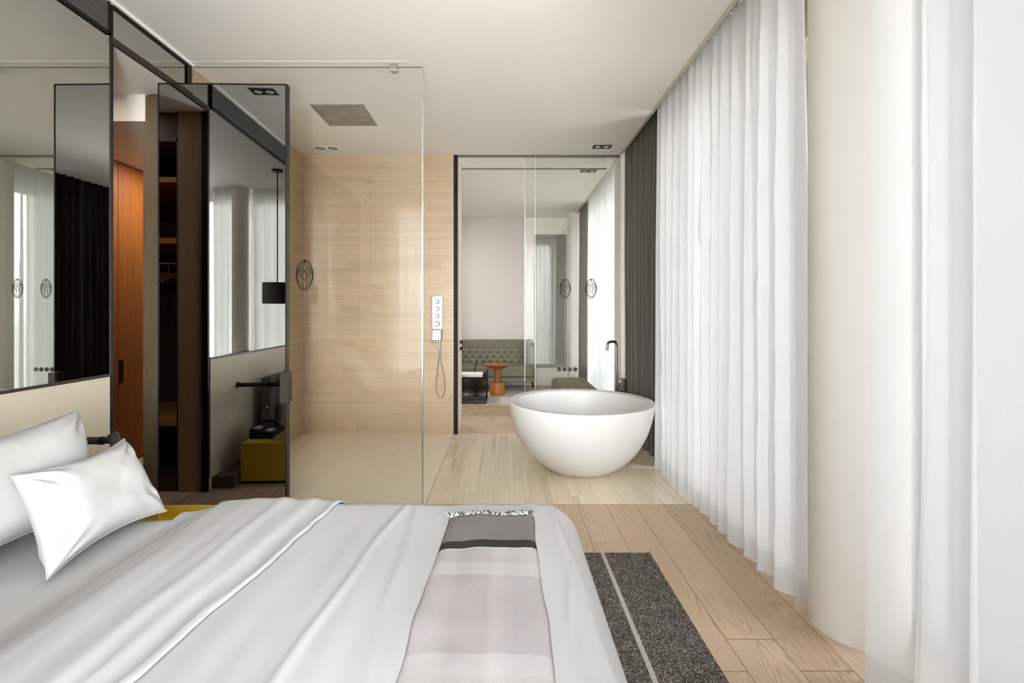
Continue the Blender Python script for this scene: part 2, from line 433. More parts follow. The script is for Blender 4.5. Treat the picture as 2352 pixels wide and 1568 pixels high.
# ------------------------------------------------------------------ shell: walls
mb = box(-2.135, XW-.012, -.75, 2.375, 0, H+.1)
wl = struct('wall_left', mb, M_WALL, 'wall carrying the long mirror at the bed head', 'wall')
mb = MB(); mb.m = 1; mb.box(-2.21, XW-.017, 2.985, 4.9, 0, H+.1); mb.box(-2.0, -.488, 4.713, 5.13, 0, H+.1)
X0 = XW-.015
strips(mb, 2.985, 4.711, 0, H, lambda u, v: (X0, u, v), [.014,.018,.024,.03,.034,.042,.05,.062,.075], (.16, .75), .0014, 21)
strips(mb, X0, -.484, 0, H, lambda u, v: (u, 4.711, v), [.014,.018,.024,.03,.034,.042,.05,.062,.075], (.16, .75), .0014, 22)
struct('wall_shower', mb, [M_STONEWALL, M_JOINT], 'beige travertine strip wall around the shower', 'wall')
struct('wall_doorway', box(-.487, -.447, 4.72, 5.14, 0, H), mat('jamb_paint', (.84,.745,.61), .6), 'beige jamb of the opening to the lounge', 'wall')
struct('wall_pier', box(1.15, 1.6, 4.68, 4.95, 0, H+.13), M_WHITE, 'narrow white wall pier beside the dark curtain', 'wall')
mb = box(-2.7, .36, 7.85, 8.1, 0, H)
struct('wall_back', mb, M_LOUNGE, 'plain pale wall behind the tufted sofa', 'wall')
mb = box(.36, .50, 7.80, 8.1, 0, 2.47); mb.box(.36, 1.6, 7.85, 8.1, 2.47, H); mb.box(.5, 1.14, 7.84, 8.1, 0, .28); mb.box(.5, 1.14, 7.835, 7.86, .0, .10)  # left strip is painted white in place of a reflection in the glass door
struct('wall_back_right', mb, M_WHITE, 'white surround of the grey panel at the lounge far end, left strip standing in for a glass reflection', 'wall')
struct('wall_panel_grey', box(.5, 1.16, 7.88, 8.05, .28, 2.47), M_GREYPANEL, 'grey fabric wall panel at the lounge far end', 'wall')
struct('wall_pier_far', box(1.045, 1.6, 7.45, 8.1, 0, H+.13), M_WHITE, 'white pier beside the far grey curtain in the lounge', 'wall')
struct('wall_lounge_left', box(-2.75, -2.6, 4.9, 8.1, 2.6, H).box(-2.75, -2.6, 4.9, 5.3, 0, H).box(-2.75, -2.6, 7.6, 8.1, 0, H), M_LOUNGE, 'left wall of the lounge with an added light opening, hidden by the shower wall', 'wall')  # unseen opening added to let soft sky light into the lounge
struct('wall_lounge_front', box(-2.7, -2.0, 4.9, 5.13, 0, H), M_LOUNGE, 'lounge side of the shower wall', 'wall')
struct('wall_rear', box(-2.2, -1.50, -.75, -.58, 0, H+.1).box(-1.5, 1.65, -.75, -.58, 2.60, H+.2).box(1.06, 1.65, -.75, -.58, 0, H+.2), M_WALL, 'wall with curtained window behind the viewer', 'wall')
struct('wall_corridor_left', box(-3.25, -3.04, 1.5, 5.3, 0, 2.95), M_WALL, 'wall behind the orange closet doors', 'wall')
struct('wall_corridor_end', box(-3.2, -2.1, 5.2, 5.3, 0, 2.95), M_WALL, 'end wall of the corridor behind the mirrored wall', 'wall')
struct('wall_corridor_front', box(-3.2, -2.14, 1.45, 1.6, 0, 2.95), M_WALL, 'wall behind the dark wardrobe', 'wall')
def window(name, x, y0, y1, label, n):
    r = thing(name, label, 'window', (x, (y0+y1)/2, 0), None, 'structure')
    box(x, x+.15, y0, y1, 2.56, H+.2).build('header', mat('window_header', (.36,.30,.21), .8), r); mb = box(x, x+.10, y0, y1, 0, .045)
    for i in range(n+1):
        yy = y0 + (y1-y0)*i/n; mb.box(x+.01, x+.08, yy-.03, yy+.03, .045, 2.56)
    mb.build('window_frame', mat('window_frame_metal', (.30,.29,.27), .5), r)
    for i in range(n+1):
        yy = y0 + (y1-y0)*i/n; box(x+.085, x+1.0, yy-.04, yy+.04, -3.0, H+3.0).build('added_light_baffle', mat('light_baffle_dark', (.05,.05,.05), .7), r)  # unseen fins added outside to block grazing sky light
    box(x+.04, x+.052, y0, y1, .045, 2.56).build('pane', M_WINGLASS, r)
struct('wall_right_blocker', box(1.42, 1.65, 4.05, 4.7, 0, H+.2), M_WALL, 'solid wall strip added behind the dark curtain to shade the pier', 'wall')  # unseen strip added to keep window light off the pier
window('window_1', 1.50, -.6, 4.05, 'tall window wall behind the white sheer curtains', 4)
window('window_2', 1.50, 4.95, 8.0, 'lounge window wall behind its sheer curtains', 2)
r = thing('window_3', 'window behind the viewer, reflected in glass and mirrors', 'window', (-.1, -.68, 0), None, 'structure')
mb = MB()
for xx in (-1.48, -.81, .25, 1.04): mb.box(xx-.03, xx+.03, -.72, -.64, .04, 2.6)
mb.box(-1.5, 1.06, -.72, -.62, 0, .04)
mb.build('window_frame', MATS['window_frame_metal'], r); box(-1.5, 1.06, -.685, -.675, .04, 2.6).build('pane', M_WINGLASS, r)

mb = MB().lathe([(.16, 0), (.16, H+.13)], (1.352, 1.83, 0), 64)
tag(mb.build('column', M_COLUMN, smooth=40), 'round white column standing between the sheer curtains', 'column', None, 'structure')
mb = MB().lathe([(.10, 0), (.10, H)], (-.77, -.46, 0), 40)
tag(mb.build('column', M_COLUMN, smooth=40), 'round column at the rear window, seen only reflected in the smoked mirror', 'column', None, 'structure')

# ------------------------------------------------------------------ left wall: mirror, panel, grille, doorway
r = thing('wall_mirror', 'large grey-tinted mirror on the left wall above the beige panel', 'mirror', (XW, .9, .885))
box(XW-.011, XW-.003, -.57, 2.377, .892, 2.565).build('mirror_glass', M_MIRROR, r)
mb = box(XW-.011, XW+.004, -.57, 2.381, .880, .892); mb.box(XW-.011, XW+.0, 2.377, 2.381, .892, 2.565)
mb.build('frame', M_BRONZE, r)
tag(box(XW-.011, XW+.002, -.57, 2.372, .083, .879).build('wall_panel', M_PANEL), 'beige suede-look wall panel under the grey mirror', 'wall panel')
tag(box(XW-.01, -1.812, -.57, 2.335, 0, .083).build('plinth', M_DARKWOOD, bevel=.003), 'low dark wood plinth along the foot of the beige panel', 'plinth')
r = thing('vent_grille', 'black slatted air grille above the grey mirror', 'vent', (XW, .9, 2.57))
mb = MB(); n = 15
for i in range(n):
    z = 2.592 + i*(2.722-2.592)/(n-1); mb.box(XW-.010, XW+.006, -.57, 2.362, z-.0028, z+.0028)
mb.build('slats', mat('grille_slat', (.09,.088,.08), .45), r)
box(XW-.0115, XW-.0095, -.57, 2.362, 2.57, 2.735).build('backing', M_BLACK, r)
mb = box(XW-.011, XW+.008, -.57, 2.368, 2.568, 2.577); mb.box(XW-.011, XW+.008, -.57, 2.368, 2.730, 2.737); mb.box(XW-.011, XW+.008, 2.355, 2.368, 2.568, 2.735)
mb.build('frame', M_BLACK, r)
# doorway frame
r = thing('door_frame', 'dark bronze frame of the mirrored doorway', 'door frame', (XW, 2.67, 0))
box(XW-.012, XW+.006, 2.383, 2.960, 2.535, 2.568).build('head_beam', M_BRONZE, r)
mb = box(XW-.042, XW-.001, 2.382, 2.396, 0, H-.012); mb.build('post', M_BLACK, r)
mb = box(XW-.03, XW+.004, 2.950, 2.984, 0, H-.012); mb.box(XW-.03, XW+.010, 2.950, 2.958, 0, H-.012); mb.box(XW-.03, XW+.010, 2.974, 2.984, 0, H-.012)
mb.build('post', M_BRONZE, r)
box(XW-.012, XW+.008, 2.390, 2.950, 2.716, 2.729).build('top_rail', M_BLACK, r)
tag(box(XW-.012, XW-.002, 2.390, 2.950, 2.570, 2.716).build('transom_mirror', M_MIRROR), 'narrow tinted transom mirror above the doorway', 'mirror')
tag(box(-2.145, XW-.043, 2.376, 2.392, 0, 2.53).build('jamb_panel', wood('brown_oak', (.30,.20,.115), (.20,.13,.07), .6)), 'brown wood jamb panel at the end of the mirrored wall', 'door jamb')
tag(box(-2.215, XW-.03, 2.945, 2.984, 0, 2.53).build('jamb_panel', M_JAMB), 'grey-brown oak jamb panel beside the orange closet doors', 'door jamb')
struct('wall_transom', box(-2.13, XW-.012, 2.375, 2.984, 2.56, H+.1), M_WALL, 'short wall above the doorway', 'wall')

# mirrored door leaf (turned by a little more than a degree)
leaf = thing('mirror_door', 'open smoked-mirror door leaf reflecting the headboard wall', 'door', (-1.643, 2.80, 0))
L0, L1 = -2.014, -1.272
box(L0+.006, L1-.006, 2.801, 2.806, .02, 2.528).build('mirror_glass', M_LEAF, leaf)
mb = box(L0, L1, 2.806, 2.836, .012, 2.536)
mb.box(L0, L1, 2.799, 2.806, 2.528, 2.536); mb.box(L0, L1, 2.799, 2.806, .012, .02); mb.box(L0, L0+.006, 2.799, 2.806, .012, 2.536); mb.box(L1-.006, L1, 2.799, 2.806, .012, 2.536)
mb.build('door_panel', M_BLACK, leaf)
box(L1, L1+.004, 2.802, 2.838, .012, 2.536).build('edge_strip', M_BRONZE, leaf)
mb = box(L1-.028, L1+.014, 2.776, 2.799, .668, .846); mb.box(L1+.004, L1+.014, 2.799, 2.85, .668, .846)
mb.build('pull_handle', M_BRONZE, leaf, bevel=.002)
leaf.rotation_euler = (0, 0, math.radians(1.3))

# closet seen in the smoked mirror
r = thing('wardrobe', 'open dark wardrobe with orange shelves, reflected in the smoked mirror', 'wardrobe', (-2.6, 2.0, 0))
mb = box(-3.02, -2.15, 1.62, 1.64, 0, 2.36); mb.box(-3.02, -3.0, 1.62, 2.37, 0, 2.36); mb.box(-2.17, -2.15, 1.62, 2.37, 0, 2.36); mb.box(-3.02, -2.15, 1.62, 2.37, 2.34, 2.53); mb.box(-3.02, -2.15, 1.62, 2.37, 0, .08)
mb.build('carcass', M_CLOSET, r)
for z in (2.09, 1.68, .45): box(-3.0, -2.17, 1.64, 2.35, z-.018, z+.018).build('shelf', M_SHELF, r)
MB().tube([(-3.0, 2.02, 1.56), (-2.17, 2.02, 1.56)], .011).build('clothes_rail', M_STEEL, r, smooth=40)
def hanger(x, tilt):
    h = thing('clothes_hanger', 'wooden clothes hanger on the wardrobe rail', 'hanger', (x, 2.02, 1.56), 'hangers on the wardrobe rail')
    return h
h0 = hanger(-2.30, 0)
hook = MB().tube(catmull([(-2.30, 2.02, 1.475), (-2.30, 2.02, 1.54), (-2.30, 2.036, 1.572), (-2.30, 2.02, 1.584), (-2.30, 2.004, 1.566)], 5), .002, 6).build('hook', M_CHROME, h0, smooth=60)
arm = MB().tube(catmull([(-2.30, 1.83, 1.415), (-2.30, 1.93, 1.46), (-2.30, 2.02, 1.48), (-2.30, 2.11, 1.46), (-2.30, 2.22, 1.415)], 5), .011, 8).build('arm', M_SHELF, h0, smooth=60)
h0.rotation_euler[2] = .35
for k in range(1, 6):
    h = h0.copy(); COL.objects.link(h); h.location.x = -2.30 - .07*k; h.rotation_euler[2] = .35 - .06*k
    for ch in (hook, arm):
        c = ch.copy(); COL.objects.link(c); c.parent = h
# orange closet doors across the corridor
r = thing('closet', 'orange-brown wood closet doors across the corridor', 'closet', (-3.0, 3.6, 0))
box(-3.03, -3.012, 2.6, 5.2, 0, 2.37).build('carcass', M_DARKWOOD, r)
for y0, y1 in ((2.60, 3.158), (3.162, 3.718), (3.722, 4.278), (4.282, 5.2)):
    d = box(-3.012, -2.99, y0, y1, .01, 2.365).build('door', M_ORANGE, r, bevel=.001)
    if y0 > 3.7: box(-2.991, -2.984, y0+.004, y0+.042, .652, .825).build('handle', M_BLACK, d)

# ------------------------------------------------------------------ curtains
def curtain(name, label, p0, p1, z0, z1, lam, amp, seed, matl, hemmat=None, group=None, flare=0, sharp=.0, dz=.012):
    R = random.Random(seed); p0, p1 = Vector(p0), Vector(p1); L = (p1-p0).length; d = (p1-p0)/L; nrm = Vector((-d.y, d.x))
    ph = [0]; am = []; s = 0
    knots = [0]
    while knots[-1] < L: knots.append(knots[-1] + R.uniform(*lam))
    sc = L/knots[-1]; knots = [k*sc for k in knots]; nk = len(knots)-1
    am = [amp*R.uniform(.7, 1.25) for _ in knots]; rise = [R.uniform(.55, .74) for _ in knots]; wb = [R.uniform(0, 6.28) for _ in knots]
    ns = max(80, int(L/.006)); nz = 24
    def pleat(P):
        k = min(int(P), nk-1); t = P-k; q = rise[k]
        if t < q: x = t/q; w = 1
        else: x = (t-q)/(1-q); w = -1
        y = x*.62 + .38*x*x*(3-2*x)
        return w*(2*y-1)*am[k], w
    def f(u, v):
        s = u*L
        k = max(i for i in range(nk) if knots[i] <= s+1e-9 or i == 0)
        t = min(1, (s-knots[k])/(knots[k+1]-knots[k])); drop = 1-v
        wbl = wb[k]*(1-t) + wb[k+1]*t
        edge = min(1, u*nk, (1-u)*nk)
        P = k + t + edge*(.10*math.sin(wbl + drop*2.0) + .05*math.sin(2*wbl + drop*5.0))
        P = min(max(P, 0), nk-1e-6)
        off, w_ = pleat(P)
        off *= .62 + .38*min(1, drop*2.5)
        off += .006*math.sin(wbl*2 + drop*3.5)
        al = .004*math.sin(3*drop+wbl)
        e = (1-u)**6*flare*drop**3
        Q = p0 + d*(s + al - e) + nrm*off
        return (Q.x, Q.y, z0 + (z1-z0)*v)
    r = thing(name, label, 'curtain', ((p0.x+p1.x)/2, (p0.y+p1.y)/2, z0), group)
    if hemmat:
        hv = .10/(z1-z0)
        MB().grid(lambda u, v: f(u, hv + (1-hv)*v), ns, nz).build('panel', matl, r, smooth=180)
        MB().grid(lambda u, v: f(u, hv*v), ns, 3).build('hem', hemmat, r, smooth=180)
    else:
        MB().grid(f, ns, nz).build('panel', matl, r, smooth=180)
    return r
ZT = H+.052
curtain('sheer_curtain', 'white sheer curtain hanging between the bathtub and the round column', (1.205, 3.66), (1.225, 1.95), .004, ZT, (.09, .17), .044, 3, M_SHEER, M_HEM)
curtain('sheer_curtain', 'white sheer curtain in front of the round column, nearest the viewer', (1.19, 1.50), (1.165, .66), .004, ZT, (.13, .24), .046, 44, M_SHEER, M_HEM, flare=.05)
curtain('blackout_curtain', 'dark grey-brown curtain bunched behind the bathtub', (1.215, 4.66), (1.275, 3.70), .006, H+.128, (.07, .12), .04, 9, M_DRAPE)
curtain('blackout_curtain', 'dark curtain beside the viewer, seen only in the mirrors', (1.16, .60), (1.12, -.46), .004, ZT, (.07, .12), .038, 10, M_DRAPE2)
curtain('sheer_curtain', 'white sheer curtain of the rear window left of its column, reflected in the smoked mirror', (-1.54, -.47), (-.90, -.47), .012, H, (.10, .16), .035, 11, M_SHEER2)
curtain('sheer_curtain', 'white sheer curtain of the rear window right of its column, reflected in the mirrors', (-.66, -.47), (-.42, -.47), .012, H, (.07, .10), .035, 12, M_SHEER2)
curtain('sheer_curtain', 'white sheer curtain drawn to the corner of the rear window behind the viewer', (.24, -.47), (1.08, -.50), .012, H, (.08, .12), .035, 15, M_SHEER2)
curtain('sheer_curtain', 'white sheer curtain beside the tufted daybed in the lounge', (1.205, 4.99), (1.205, 6.70), .004, ZT, (.10, .17), .036, 13, M_SHEER3, M_HEM)
curtain('blackout_curtain', 'grey curtain at the far end of the lounge', (1.20, 6.72), (1.19, 7.41), .004, H+.128, (.08, .13), .038, 14, M_DRAPE)
def track(y0, y1, label, n):
    r = thing('curtain_track', label, 'curtain track', (1.20, (y0+y1)/2, H+.1))
    mb = box(1.188, 1.192, y0, y1, H+.060, H+.13); mb.box(1.212, 1.216, y0, y1, H+.060, H+.13); mb.box(1.188, 1.216, y0, y1, H+.118, H+.13)
    mb.build('rail', mat('track_metal', (.33,.31,.28), .4, .6), r)
    R = random.Random(4); g0 = None
    for i in range(n):
        y = y0 + .02 + (y1-y0-.04)*i/(n-1) + R.uniform(-.01, .01)
        if g0 is None: g0 = box(1.192, 1.212, y-.006, y+.006, H+.045, H+.075).build('glider', M_STEEL, r); yb = y
        else: g = g0.copy(); COL.objects.link(g); g.location.y = y-yb
track(-.5, 4.66, 'ceiling curtain track above the bedroom sheer curtains', 46)
track(4.98, 7.44, 'ceiling curtain track above the lounge curtains', 20)

# ------------------------------------------------------------------ bed
bed = thing('bed', 'large bed with grey upholstered headboard and white sheet', 'bed', (-.8, .98, 0))
BY0, BY1, BX1 = .12, 1.755, .20
box(-1.80, BX1-.02, BY0+.02, BY1-.03, .06, .22).build('bed_base', M_UPH, bed, bevel=.01)
hb = box(-1.88, -1.80, BY0-.03, 1.79, .084, .675).build('headboard', M_UPH, bed, bevel=.008, seg=3)
MB().tube([(-1.83, 1.789, .445), (-1.83, 1.796, .445), (-1.83, 1.801, .445)], [.009, .009, .004], 16).build('brass_button', M_BRASS, hb, smooth=50)
for x in (-1.7, BX1-.12):
    for y in (BY0+.12, BY1-.12): MB().tube([(x, y, .0145 if x > -.5 else 0), (x, y, .06)], .025).build('leg', M_BLACK, bed, smooth=40)
def roundslab(x0, x1, y0, y1, top, drop, R, rc, bump, nu, nv, xs=None, flat_x0=False):
    """cloth over a slab: flat inside, rolling over a radius R at its edges and hanging down by drop"""
    ext = PI*R/2 + drop
    cx0, cx1, cy0, cy1 = x0+R+rc, x1-R-rc, y0+R+rc, y1-R-rc
    def f(u, v):
        px = (x0 if flat_x0 else x0+R-ext) + ((x1-R+ext) - (x0 if flat_x0 else x0+R-ext))*u
        py = (y0+R-ext) + ((y1-R+ext)-(y0+R-ext))*v
        qx = min(max(px, x0 if flat_x0 else cx0), cx1); qy = min(max(py, cy0), cy1)
        dx, dy = px-qx, py-qy; dl = math.hypot(dx, dy); e = dl-rc
        if e <= 0: X, Y, Z = px, py, top
        else:
            ux, uy = dx/dl, dy/dl
            if e < PI*R/2: o = rc + R*math.sin(e/R); z = top - R*(1-math.cos(e/R))
            else:
                o = rc + R + .012*(e-PI*R/2)/max(drop, .01) + .010*math.sin(9*(px*uy - py*ux))*min(1, (e-PI*R/2)*6); z = top - R - (e-PI*R/2)
            z = max(z, top-R-drop)
            X, Y, Z = qx+ux*o, qy+uy*o, z
        b = bump(X, Y) if e < PI*R/2 else 0
        fade = 1 if e <= 0 else max(0, 1-e/(PI*R/2))
        return (X, Y, Z + b*fade)
    return MB().grid(f, nu, nv)
def N3(x, y, s): return noise.noise(Vector((x, y, s)))
def sheetbump(x, y): return .004*N3(x*5, y*3, 1.3) + .003*N3(x*14, y*4, 4)
roundslab(-1.80, BX1-.02, BY0+.03, BY1-.03, .466, .22, .05, .03, sheetbump, 110, 90).build('mattress', M_LINEN, bed, smooth=180)

def sm(a, b, x): t = min(1, max(0, (x-a)/(b-a))); return t*t*(3-2*t)
def dbump(x, y):
    z = .010*N3(x*3.0, y*1.3, 2.2) + .006*N3(x*9 + .8*y, y*1.6, 5.1) + .0035*N3(x*21, y*2.2, 8.3)
    for c, wd, h, sl in ((-.40, .013, .006, .10), (-.27, .016, .005, -.06), (.165, .012, .007, .05), (.20, .010, .005, -.06), (-.80, .02, .004, .03)):
        t = (x - c - sl*(y-1.2) - .02*N3(0, y*3, c*9))/wd; z += h*math.exp(-t*t)
    z -= .042*(1-sm(-1.17, -.99, x))
    return z
DTOP = .511
du = thing('duvet', 'white duvet over the bed, turned back towards the pillows', 'duvet', (-.35, .98, .47))
roundslab(-1.17, .255, BY0-.03, 1.79, DTOP, .27, .085, .07, dbump, 340, 170, flat_x0=True).build('cover', M_LINEN, du, smooth=180)
def flapz(x, y): return .013*math.sin(PI*min(1, max(0, (x+1.0)/.43)))
def flap(u, v):
    # cross-section of the turned-back layer: rolls up at the pillow side, thick loose lip at the other
    R = .085; y0, y1 = BY0-.03, 1.797; ext = PI*R/2 + .25
    py = (y0+R-ext) + ((y1-R+ext)-(y0+R-ext))*v
    e = 0; sgn = 0
    if py > y1-R: e = py-(y1-R); sgn = 1
    elif py < y0+R: e = (y0+R)-py; sgn = -1
    Y = py; zz = DTOP; o = 0
    if e > 0:
        base = (y1-R) if sgn > 0 else (y0+R)
        if e < PI*R/2: Y = base + sgn*R*math.sin(e/R); zz -= R*(1-math.cos(e/R))
        else: Y = base + sgn*(R + .012); zz -= R + (e-PI*R/2)
    edge = -.575 - .125*(1.78-Y) + .010*N3(1, Y*5, 3) + .005*N3(1, Y*17, 3)
    left = -1.03 + .02*N3(2, Y*3, 6)
    t = u
    if t < .10:   # roll at the head side
        a = (t/.10); X = left + .03*(1-math.cos(a*PI/2)); th = -.020 + .032*math.sin(a*PI/2)
    elif t < .86:
        a = (t-.10)/.76; X = left+.03 + (edge-left-.045)*a
        th = .012 + .010*math.sin(PI*a) - .005*math.sin(PI*max(0, (a-.8)/.2)) + .002*sm(.85, 1, a)
        th += .007*N3(X*7 + Y*.8, Y*1.5, 9) + .005*N3(X*18 + Y, Y*2.2, 3)
    else:
        a = (t-.86)/.14*PI; X = edge-.015 + .013*math.sin(a); th = .0135 - .006*(1-math.cos(a)) 
    fz = th + dbump(X, Y)*(1 if t < .86 else 1)
    k = 1 if e <= 0 else max(0, 1-e/(PI*R/2))
    if k <= 0: return (X, Y + sgn*max(th, 0)*.9, zz)
    return (X, Y + sgn*(1-k)*max(th, 0)*.9, zz + fz*k)
MB().grid(flap, 90, 170).build('turned_back_flap', M_LINEN, du, smooth=180)

def pillow(name, label, c, T, seed, pull=.20, n=64):
    BL, BR, TR, TL = [Vector(p) for p in c]
    def surf(sgn):
        def f(u, v):
            s, t = 2*u-1, 2*v-1
            s2 = s*(1 - pull*(1-s*s)*0 - pull*.55*(1-t*t)*abs(s)); t2 = t*(1 - pull*(1-s*s)*abs(t))
            P = BL*(1-s2)*(1-t2)/4 + BR*(1+s2)*(1-t2)/4 + TR*(1+s2)*(1+t2)/4 + TL*(1-s2)*(1+t2)/4
            nv = (BR-BL).cross(TL-BL).normalized()
            e = max(0, (1-s**4))*max(0, (1-t**4))
            th = T*(e**.62)
            wr = 0
            if e > .02:
                wr = .006*N3(s*1.6+seed, t*1.6, seed) + .0015*N3(s*6+seed, t*4, seed+3)
                wr += .006*math.sin(16*(abs(s)*.7-abs(t)))*max(0, abs(s*t)-.25)*(1-max(abs(s), abs(t))**6)*1.6
            for cs in (-1, 1):
                for ct in (-1, 1):
                    rr = math.hypot((s-cs)*1.3, t-ct); an = math.atan2(t-ct, (s-cs)*1.3)
                    wr += .0055*math.sin(an*11+seed*cs+ct)*math.exp(-((rr-.45)/.28)**2)
            wr += .004*math.sin(9*t+5*s*s+seed)*max(0, .5-abs(s-.1))
            return P + nv*sgn*(th + wr*min(1, e*4)) + Vector((0, 0, 0 if t < 1 else 0))
        return f
    r = thing(name, label, 'pillow', tuple((BL+BR)/2))
    mb = MB().grid(surf(1), n, n).grid(surf(-1), n, n, flip=True)
    o = mb.build('pillowcase', M_LINEN, r, smooth=180)
    bm = bmesh.new(); bm.from_mesh(o.data); bmesh.ops.remove_doubles(bm, verts=bm.verts, dist=1e-5); bm.to_mesh(o.data); bm.free()
    ed = []
    f = surf(1)
    for k in range(48): ed.append(f(k/48, 0))
    for k in range(48): ed.append(f(1, k/48))
    for k in range(48): ed.append(f(1-k/48, 1))
    for k in range(48): ed.append(f(0, 1-k/48))
    ed.append(ed[0])
    MB().tube(ed, .0022, 6, False).build('seam', M_LINEN, r, smooth=180)
    return r
pillow('pillow', 'large white pillow leaning on the headboard behind the smaller one', [(-1.42, 1.02, .50), (-1.42, 1.74, .50), (-1.575, 1.775, .845), (-1.575, 1.02, .845)], .095, 1.7)
pillow('pillow', 'small white oblong pillow in front of the larger one', [(-1.215, 1.275, .487), (-1.205, 1.715, .487), (-1.405, 1.775, .73), (-1.405, 1.365, .735)], .072, 5.2)

# throw
def throw_mat():
    m = mat('wool_throw', (.5,.47,.45), .95, spec=.1); t = NT(m)
    uv = t.add('ShaderNodeUVMap', uv_map='UVMap').outputs[0]
    s = t.add('ShaderNodeSeparateXYZ', {0: uv})
    g, dk, cr = (.20,.182,.172), (.04,.037,.037), (.55,.52,.45)
    a, b, c_, d_ = (.44,.41,.397), (.495,.475,.462), (.425,.39,.382), (.465,.445,.425)
    lg = t.ramp(s.outputs[1], [(0, g), (.1245, dk), (.153, cr), (.157, a), (.209, b), (.2535, c_), (.449, b), (.486, d_), (.72, a)], 'CONSTANT')
    cb = t.ramp(s.outputs[0], [(0, (1.0,1.0,1.0)), (.17, (.98,.975,.97)), (.30, (.86,.85,.845)), (.52, (.90,.885,.88)), (.60, (1.0,.985,.98)), (.76, (.92,.92,.925)), (.97, (1,1,1))], 'LINEAR')
    lim = t.ramp(s.outputs[1], [(.15, (0,0,0)), (.16, (1,1,1))])
    cbx = t.mix(lim, (1,1,1), cb)
    c = t.mix(1.0, lg, cbx, 'MULTIPLY')
    n = t.noise(t.coord(), 420, 3, .7)
    c = t.mix(t.ramp(n, [(.35, (0,0,0)), (.7, (1,1,1))]), c, t.mix(1.0, c, (.88,.88,.88), 'MULTIPLY'))
    t.link(c, t.b.inputs['Base Color']); t.bump(n, .35, .0015)
    return m
th = thing('throw_blanket', 'grey striped wool throw with fringe laid across the bed', 'blanket', (-.05, 1.0, .5))
TY0, TY1 = .13, 1.60
def thrz(x, y):
    return DTOP + dbump(x, y) + .0015*N3(x*12, y*6, 4)
def throwf(k):
    def f(u, v):
        Y = TY1 - (TY1-TY0)*v
        x0 = -.182 - .022*(1.6-Y) + .008*N3(3, Y*2.2, 1) + .004*N3(3, Y*8, 1); x1 = .099 + .010*N3(5, Y*2, 2) + .004*N3(5, Y*8, 2)
        X = x0 + (x1-x0)*u
        Z = thrz(X, Y) + .014*k*(1-(2*u-1)**8)**.5
        if k == 1 : Z += .002*N3(X*9, Y*9, 7) + .003*N3(X*3, Y*6, 9)
        return (X, Y, Z)
    return f
mb = MB().grid(throwf(1), 44, 160, flip=True)
mb.build('cloth', throw_mat(), th, smooth=180, solid=.002)
R = random.Random(2)
for nm, cc, cnt in (('fringe', M_LINEN, 70), ('fringe', mat('dark_fringe', (.035,.03,.03), .9), 34)):
    mb = MB()
    for i in range(cnt):
        x = -.180 + .272*(i+R.random())/cnt; ln = R.uniform(.034, .058); a = R.uniform(-.9, .9)
        y = TY1-.004; z = thrz(x, y)+.010; pts = [(x, y, z), (x+a*ln*.4, y+ln*.5, z+.006), (x+a*ln, y+ln, thrz(x+a*ln, y+ln)+.005)]
        mb.tube(pts, [.0022, .002, .001], 5)
    mb.build(nm, cc, th, smooth=180)

# ------------------------------------------------------------------ bedside rug
def rug_mat():
    m = mat('heather_rug', (.1,.1,.1), 1.0, spec=.05); t = NT(m); co = t.coord('Object')
    n = t.noise(t.mapping(co, (1, .55, 1)), 330, 2, .7)
    n2 = t.noise(t.mapping(co, (1, .7, 1)), 40, 2)
    c = t.ramp(n, [(.38, (.030,.025,.022)), (.50, (.085,.074,.064)), (.57, (.32,.285,.245)), (.70, (.55,.50,.44))])
    c = t.mix(t.ramp(n2, [(.35, (0,0,0)), (.7, (.5,.5,.5))]), c, (.05,.043,.038))
    s = t.add('ShaderNodeSeparateXYZ', {0: co}).outputs[0]
    lo = t.add('ShaderNodeMath', {0: s, 1: .479}, operation='GREATER_THAN').outputs[0]
    hi = t.add('ShaderNodeMath', {0: s, 1: .497}, operation='LESS_THAN').outputs[0]
    f = t.add('ShaderNodeMath', {0: lo, 1: hi}, operation='MULTIPLY').outputs[0]
    t.link(t.mix(f, c, (.50,.46,.41)), t.b.inputs['Base Color']); t.bump(n, 1.0, .004)
    return m
tag(box(-.55, .725, -.3, 2.365, .0006, .014).build('rug', rug_mat(), bevel=.005), 'dark heathered rug with one cream line beside the bed', 'rug')

# ------------------------------------------------------------------ nightstand and the things on it
NX0, NX1, NY0, NY1, NZ = -1.803, -1.28, 1.82, 2.265, .287
ns_ = thing('nightstand', 'yellow lacquered nightstand with open tray between bed and smoked mirror', 'nightstand', (-1.54, 2.04, 0))
SX = -1.615
mb = box(NX0, SX-.001, NY0, NY1, .022, NZ); mb.build('drawer_box', M_YELLOW, ns_, bevel=.0015)
mb = box(SX+.001, NX1, NY0, NY1, .022, NZ-.05); mb.box(SX+.001, SX+.012, NY0, NY1, NZ-.05, NZ); mb.box(NX1-.011, NX1, NY0, NY1, NZ-.05, NZ); mb.box(SX+.012, NX1-.011, NY1-.011, NY1, NZ-.05, NZ); mb.box(SX+.012, NX1-.011, NY0, NY0+.011, NZ-.05, NZ)
mb.build('tray_box', M_YELLOW, ns_)
box(NX0+.02, NX1-.02, NY0+.02, NY1-.02, 0, .022).build('plinth', M_BLACK, ns_)
ph = thing('telephone', 'black telephone on the yellow nightstand, seen in the smoked mirror', 'telephone', (-1.70, 2.06, NZ))
mb = MB(); b = len(mb.v)
px0, px1, py0, py1 = -1.795, -1.63, 1.95, 2.16
mb.v += [(px0,py0,NZ),(px1,py0,NZ),(px1,py1,NZ),(px0,py1,NZ),(px0,py0,NZ+.075),(px1,py0,NZ+.045),(px1,py1,NZ+.045),(px0,py1,NZ+.075)]
